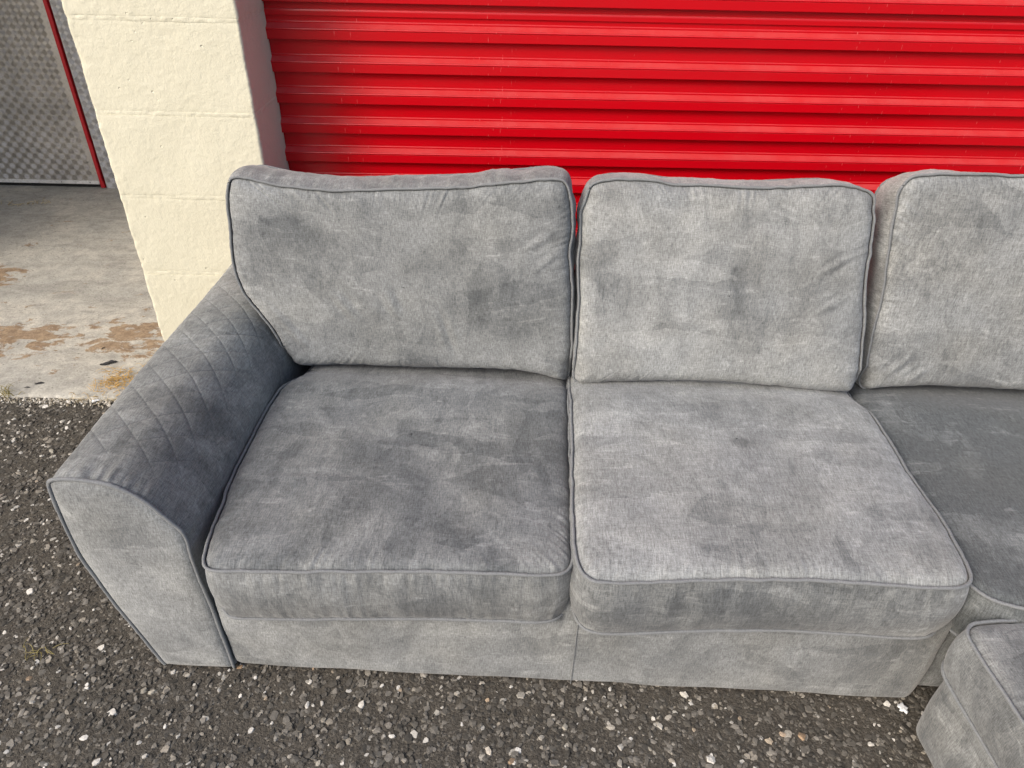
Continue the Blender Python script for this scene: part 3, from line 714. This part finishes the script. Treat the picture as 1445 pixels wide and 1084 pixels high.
ARM = [(-0.653, 0.008), (-0.655, 0.097), (-0.656, 0.178), (-0.659, 0.249), (-0.662, 0.315), (-0.664, 0.359), (-0.664, 0.394), (-0.662, 0.427), (-0.666, 0.455), (-0.678, 0.476), (-0.696, 0.503), (-0.713, 0.527), (-0.739, 0.551), (-0.769, 0.569), (-0.798, 0.576), (-0.837, 0.58), (-0.865, 0.579), (-0.881, 0.575), (-0.888, 0.566), (-0.891, 0.538), (-0.893, 0.487), (-0.894, 0.433), (-0.891, 0.368), (-0.882, 0.314), (-0.869, 0.241), (-0.855, 0.179), (-0.837, 0.11), (-0.818, 0.030), (-0.811, 0.008)]
FRONT, REAR = 0.949, 1.915

def roundbox(u0, u1, v0, v1, z0, z1, r, org, seed, step=0.016, soft=0.003):
    """upholstered block: rounded-rectangle plan, upright sides with a slight swell, flat lid"""
    pts = []
    for cu_, cv_, a0 in ((u1 - r, v0 + r, -90), (u1 - r, v1 - r, 0), (u0 + r, v1 - r, 90), (u0 + r, v0 + r, 180)):
        for a in np.radians(np.linspace(a0, a0 + 90, 7)): pts.append((cu_ + r * math.cos(a), cv_ + r * math.sin(a)))
    L = np.array(pts); per = np.linalg.norm(np.roll(L, -1, 0) - L, axis=1).sum(); N = int(per / step)
    s0 = np.concatenate([[0], np.cumsum(np.linalg.norm(np.roll(L, -1, 0) - L, axis=1))]); Lc = np.concatenate([L, L[:1]])
    q = np.linspace(0, per, N, endpoint=False); L = np.stack([np.interp(q, s0, Lc[:, k]) for k in (0, 1)], -1)
    n = outward(L); nz = max(4, int((z1 - z0) / step)); zz = np.linspace(0, 1, nz + 1)
    rows = []; uvs = []
    for t in zz:
        e = min(t, 1 - t) * (z1 - z0); off = -0.010 * math.exp(-e / 0.006) + soft * math.sin(math.pi * t)
        P = L + n * (off + 0.0022 * fbm(L[:, 0] * 7 + L[:, 1] * 7, L[:, 0] * 0 + t * 3, seed, 2))[:, None]
        rows.append(np.stack([P[:, 0], P[:, 1], np.full(N, z0 + (z1 - z0) * t)], -1)); uvs.append(np.stack([q + u1 * 0, np.full(N, z0 + (z1 - z0) * t)], -1))
    V = np.array(rows) - org; U = np.array(uvs); mb = MB()
    mb.grid(np.concatenate([V, V[:, :1]], 1), np.concatenate([U, U[:, :1] + [per, 0]], 1))
    for k, row in enumerate((V[0], V[-1])):
        c = row.mean(0); m = len(row); idx = np.stack([np.arange(m), (np.arange(m) + 1) % m, np.full(m, m)], -1)
        mb.add(np.concatenate([row, [c]]), idx if k else idx[:, ::-1], np.concatenate([row, [c]])[:, :2])
    return mb

def foot(root, org, u, v, z=0.02):
    th = np.linspace(0, 2 * math.pi, 16, endpoint=False); mb = MB()
    V = np.array([[(u + r * math.cos(a), v + r * math.sin(a), zz) for a in th] for r, zz in ((0.018, 0.001), (0.021, 0.006), (0.021, z), (0.001, z))]) - org
    mb.grid(V, close_u=True); link('foot', mb.mesh('foot'), FOOT, root)

def arm(root, org):
    L, per = resample(ARM, 520, closed=False); N = len(L); s = np.linspace(0, per, N)
    t = np.gradient(L, axis=0); n = np.stack([t[:, 1], -t[:, 0]], -1); n /= np.linalg.norm(n, axis=1)[:, None]
    if n[0][0] < 0: n = -n
    v = np.linspace(FRONT, REAR, 330); d = v - FRONT
    Sg, Dg = np.meshgrid(s, d)
    top = np.exp(-((L[:, 0] + 0.78) / 0.13) ** 4) * (L[:, 1] > 0.40)           # quilting lies over the top only
    top = smooth_loop(top[:, None], 8)[:, 0][:N]
    off = 0.005 * (1 - np.exp(-Dg / 0.012)) + 0.003 * fbm(Sg * 5, Dg * 5, 40, 2) * (1 - np.exp(-Dg / 0.05))
    q = 0.058; a = (Sg + Dg) / (q * 1.414); b = (Sg - Dg) / (q * 1.414)
    def groove(x): f = np.abs(x - np.round(x)) * q; return np.exp(-(f / 0.0019) ** 2), np.sin(math.pi * np.clip(f / q * 1.0 + 0.0, 0, 0.5))
    ga, pa = groove(a); gb, pb = groove(b)
    fade = top[None] * np.clip((Dg - 0.05) / 0.06, 0, 1)
    off += fade * (0.0012 * pa * pb - 0.0011 * np.maximum(ga, gb))
    ga2 = fbm(Sg * 46, Dg * 3, 47, 2)
    off += 0.0085 * ga2 * np.exp(-Dg / 0.026) * (1 - np.exp(-Dg / 0.006)) * np.clip(top[None] * 1.3, 0.1, 1)
    wr = fbm((Sg - Dg) * 8, (Sg + Dg) * 24, 51, 2); off += 0.0005 * wr * (1 - np.exp(-Dg / 0.05))
    V = np.stack([L[None, :, 0] + n[None, :, 0] * off, np.broadcast_to(v[:, None], off.shape), L[None, :, 1] + n[None, :, 1] * off], -1)
    mb = MB(); mb.grid(V - org, np.stack([Sg, Dg], -1))
    cap = V[-1]; c = cap.mean(0); k = np.arange(N - 1); mb.add(np.concatenate([cap, [c]]) - org, np.stack([k, k + 1, np.full(N - 1, N)], -1), np.concatenate([cap, [c]])[:, [0, 2]])
    body = link('arm', mb.mesh('arm'), FAB['arm'], root)
    # front facing panel
    F = np.concatenate([L, resample([(-0.811, 0.008), (-0.74, 0.006), (-0.653, 0.008)], 60, False)[0][1:-1]])
    nn = outward(F); cc = np.array([-0.765, 0.36]); K = 60; j = np.arange(K + 1) / K; sc = 1 - 0.995 * j
    P = cc + (F - cc)[None] * sc[:, None, None]; dd, dsoft = edge_dist(P, F)
    hg = 0.012 * (1 - np.exp(-dsoft / 0.04)) + 0.004 * (1 - np.exp(-dd / 0.006)) + 0.002 * fbm(P[..., 0] * 9, P[..., 1] * 9, 55, 2) * (1 - np.exp(-dd / 0.03))
    mb = MB(); mb.grid(np.stack([P[..., 0], FRONT + 0.002 - hg, P[..., 1]], -1) - org, P, close_u=True)
    link('front_panel', mb.mesh('front_panel'), FAB['panel'], body)
    Q = L + n * 0.002 + n * (0.0012 * fbm(s * 14, s * 0, 58, 2))[:, None]
    pipe_loop(body, np.stack([Q[:, 0], np.full(N, FRONT - 0.001), Q[:, 1]], -1) - org, closed=False, seed=9, r=0.0042)

def sofa():
    root, org = sofa_root('sofa', 'grey two seat sofa with a flared quilted left arm and two back cushions', 'sofa', 0.0, 1.42)
    mb = roundbox(-0.652, 0.900, 0.947, 1.90, 0.012, 0.300, 0.022, org, 60)
    base = link('base', mb.mesh('base'), FAB['base'], root)
    mb = MB(); zz = np.linspace(0.016, 0.296, 30); tube(mb, np.stack([0.128 + 0.0 * zz, np.full_like(zz, 0.9446) - 0.003 * np.sin(math.pi * (zz - 0.012) / 0.288), zz], -1) - org, 0.0008, 6); link('seam', mb.mesh('seam'), PIPE, base)
    mb = roundbox(-0.648, 0.897, 1.755, 1.905, 0.305, 0.66, 0.04, org, 61); link('back_frame', mb.mesh('back_frame'), FAB['base'], root)
    arm(root, org)
    cushion('seat_cushion', root, org, SC1, flat(0.412), 0.150, 0.016, FAB['seat_a'], 3, dip=(1.48, 1.64, 0.032), pucker=0.005, band=FAB['band_a'], label='darker left seat cushion beside the arm', sag=0.008,
            folds=((-0.44, 1.32, -0.10, 1.25, 0.010, -0.0016), (-0.60, 1.15, -0.35, 1.16, 0.008, -0.0014)))
    cushion('seat_cushion', root, org, SC2, flat(0.435), 0.160, 0.022, FAB['seat_b'], 13, dip=(1.44, 1.60, 0.034), band=FAB['band_b'], label='paler, fuller right seat cushion with a small dark spot')
    o1 = (*sofa_uv(-0.213, 1.61), 0.43); o2 = (*sofa_uv(0.519, 1.55), 0.452)
    cushion('back_cushion', root, org, BC1, leaning(o1, 4), 0.135, 0.020, FAB['back_a'], 21, under=0.026, bulge=0.016, B_smooth=0.04, crownB=0.03, pucker=0.005, label='left back cushion with a creased lower half',
            folds=((-0.25, 0.22, -0.19, 0.14, 0.011, 0.004), (-0.12, 0.24, -0.08, 0.15, 0.012, 0.0035), (0.02, 0.20, 0.06, 0.05, 0.010, -0.003), (0.31, 0.40, 0.23, 0.35, 0.009, 0.0025), (0.32, 0.35, 0.25, 0.29, 0.008, 0.002), (-0.43, 0.18, -0.33, 0.05, 0.010, 0.003)))
    cushion('back_cushion', root, org, BC2, leaning(o2, 13), 0.130, 0.022, FAB['back_b'], 31, under=0.026, topB=lambda B: B + np.stack([0 * B[:, 0], 0.006 * np.clip(B[:, 1] / 0.5, 0, 1)], -1), bulge=0.010, B_smooth=0.07, crownB=0.03, pucker=0.004, label='middle back cushion dipped along its top edge',
            folds=((0.30, 0.35, 0.22, 0.30, 0.008, 0.003), (0.31, 0.25, 0.23, 0.20, 0.008, 0.0025)))
    for u, v in ((-0.70, 1.02), (0.84, 1.02), (-0.70, 1.84), (0.84, 1.84)): foot(root, org, u, v)

def corner():
    root, org = sofa_root('corner_sofa_section', 'grey corner sofa section at the right edge with one tall back cushion', 'sofa', 1.34, 1.42)
    mb = roundbox(0.912, 1.83, 0.978, 1.90, 0.014, 0.262, 0.014, org, 70); link('base', mb.mesh('base'), FAB['corner'], root)
    mb = roundbox(0.906, 1.83, 1.765, 1.905, 0.266, 0.66, 0.04, org, 71); link('back_frame', mb.mesh('back_frame'), FAB['corner'], root)
    cushion('seat_cushion', root, org, SC3, flat(0.402), 0.135, 0.012, FAB['seat_c'], 41, dip=(1.50, 1.66, 0.025), N=560, K=60)
    o3 = (*sofa_uv(1.144, 1.589), 0.432)
    cushion('back_cushion', root, org, BC3, leaning(o3, 5), 0.125, 0.022, FAB['back_c'], 45, under=0.026, topB=lambda B: B - np.stack([0 * B[:, 0], 0.030 * np.clip(B[:, 1] / 0.5, 0, 1) ** 2], -1), bulge=0.012, B_smooth=0.06, crownB=0.03, pucker=0.004,
            folds=((-0.10, 0.10, -0.15, 0.03, 0.010, 0.004), (-0.05, 0.06, -0.09, 0.01, 0.009, 0.003)))
    for u, v in ((0.96, 1.02), (1.78, 1.02), (0.96, 1.84), (1.78, 1.84)): foot(root, org, u, v)

def stool():
    ANG = math.radians(2.5)
    root = thing('footstool', 'grey box footstool cropped at the lower right corner of the photo', 'footstool', (1.27, 0.55, 0), (0, 0, ANG))
    org = np.zeros(3)
    A = [(-0.378, 0.318), (-0.387, 0.302), (-0.389, 0.26), (-0.389, 0.1), (-0.389, -0.2), (-0.386, -0.30), (-0.36, -0.325), (-0.3, -0.33), (0.3, -0.33), (0.36, -0.32), (0.38, -0.29), (0.385, 0.0), (0.385, 0.28), (0.365, 0.318), (0.31, 0.33), (0.0, 0.335), (-0.29, 0.334), (-0.355, 0.330)]
    cushion('seat_cushion', root, org, A, flat(0.371), 0.115, 0.010, FAB['stool'], 50, N=480, K=50, bulge=0.009, B_in=-0.004, B_smooth=0.03)
    mb = roundbox(-0.368, 0.37, -0.32, 0.322, 0.016, 0.250, 0.02, org, 52); link('base', mb.mesh('base'), FAB['corner'], root)
    for u, v in ((-0.32, 0.27), (0.32, 0.27), (-0.32, -0.27), (0.32, -0.27)): foot(root, org, u, v)
sofa(); corner(); stool()

# ------------------------------------------------------------------ small debris
def blades(n, R, spread, length, rise, thick, seed):
    mb = MB(); Rn = np.random.RandomState(seed)
    for i in range(n):
        a = Rn.uniform(0, 2 * math.pi); x, y = Rn.normal(0, spread[0]), Rn.normal(0, spread[1]); l = length * Rn.uniform(0.5, 1.2)
        t = np.linspace(0, 1, 5); b = Rn.uniform(-0.8, 0.8)
        P = np.stack([x + l * t * np.cos(a + b * t), y + l * t * np.sin(a + b * t), 0.001 + rise * Rn.uniform(0.1, 1) * np.sin(math.pi * 0.75 * t)], -1)
        tube(mb, P, thick * (1 - 0.7 * t), 4)
    return mb
def debris():
    z = 0.013
    o = link('dry_grass_tuft', blades(150, None, (0.035, 0.045), 0.035, 0.020, 0.0011, 5).mesh('dry_grass_tuft'), STRAW, None, (-1.425, 2.085, 0.012)); o.rotation_euler = (0, 0, -0.6)
    tag(o, 'orange dry grass tuft on the slab edge beside the sofa arm', 'dry grass', kind='stuff')
    o = link('dry_grass_tuft', blades(40, None, (0.05, 0.008), 0.030, 0.012, 0.0010, 6).mesh('dry_grass_tuft'), STRAW2, None, (-1.46, 1.982, 0.006))
    tag(o, 'pale straw wisps lying in the seam between slab and asphalt near the arm', 'dry grass', kind='stuff')
    o = link('weed', blades(26, None, (0.022, 0.008), 0.045, 0.045, 0.0011, 7).mesh('weed'), WEED, None, (-1.775, 1.990, 0.006))
    tag(o, 'dry yellow green weed in the slab seam at the left picture edge', 'weed')
    o = link('weed', blades(16, None, (0.018, 0.008), 0.030, 0.012, 0.0010, 17).mesh('weed'), WEED, None, (-1.10, 0.99, 0.004)); 
    tag(o, 'flat brown moss weed on the asphalt left of the arm panel', 'weed')
    for k, (x, y, s, a, l) in enumerate(((-1.512, 2.200, 0.030, 0.5, 'long dark curled leaf on the concrete beside the sofa arm'),
                                        (-1.693, 2.060, 0.016, 0.3, 'small black leaf scrap with a stalk near the slab edge'),
                                        (-1.722, 2.034, 0.010, 0.1, 'smallest black leaf scrap, nearest the slab edge'),
                                        (-1.585, 2.305, 0.008, 1.3, 'tiny dark seed on the brown paint stain'))):
        t = np.linspace(-1, 1, 13); w = 0.30 * np.sqrt(1 - t ** 2) * (1 + 0.3 * vnoise(t * 3, t * 0 + k, 9)) + 0.02
        V = np.array([[(tt, q * ww, 0.10 + 0.16 * abs(q) * (0.5 + 0.5 * math.sin(tt * 4 + k)) - 0.08 * tt * tt) for q in (-1, -0.4, 0.2, 1)] for tt, ww in zip(t, w)]) * s
        mb = MB(); mb.grid(V); V2 = V.copy(); V2[..., 2] -= 0.0008; mb.grid(V2, flip=True)
        o = link('dead_leaf', mb.mesh('dead_leaf'), LEAF, None, (x, y, z)); o.rotation_euler = (0, 0, a); tag(o, l, 'leaf', 'dark leaf scraps on the concrete')
    for k, (x, y, l) in enumerate(((-2.78, 3.76, 'left curl of pale straw lying in front of the metal door'), (-2.64, 3.785, 'right curl of pale straw lying in front of the metal door'))):
        mb = blades(9, None, (0.045, 0.010), 0.06, 0.008, 0.0022, 30 + k); o = link('straw_curl', mb.mesh('straw_curl'), STRAW2, None, (x, y, z)); o.rotation_euler = (0, 0, 0.25)
        tag(o, l, 'straw', 'straw curls by the metal door')
    def flake(x, y, zz, r, spikes, seed, label):
        Rn = np.random.RandomState(seed); n = 22; th = np.linspace(0, 2 * math.pi, n, endpoint=False)
        rad = r * (0.78 + 0.16 * np.cos(th * spikes + Rn.uniform(0, 6)) + 0.14 * np.cos(th * 2 + Rn.uniform(0, 6)) + Rn.uniform(-0.22, 0.16, n)); rows = []
        for kf, zf in ((0.02, 0.0030), (0.55, 0.0034), (0.95, 0.0022), (1.0, 0.0010), (0.9, 0.0)):
            rows.append(np.stack([rad * kf * np.cos(th), rad * kf * np.sin(th), np.full(n, zf) + 0.001 * Rn.uniform(-1, 1, n) * (kf < 1)], -1))
        mb = MB(); mb.grid(np.array(rows), close_u=True, flip=True); o = link('paint_flake', mb.mesh('paint_flake'), FLAKE, None, (x, y, zz)); tag(o, label, 'flake', 'white paint flakes on the asphalt')
    flake(0.903, 0.912, 0.004, 0.0145, 5, 4, 'star shaped white paint flake beside the right end of the sofa base')
    flake(-1.452, 1.976, 0.007, 0.014, 3, 8, 'white paint flake in the slab seam by the sofa arm')
debris()
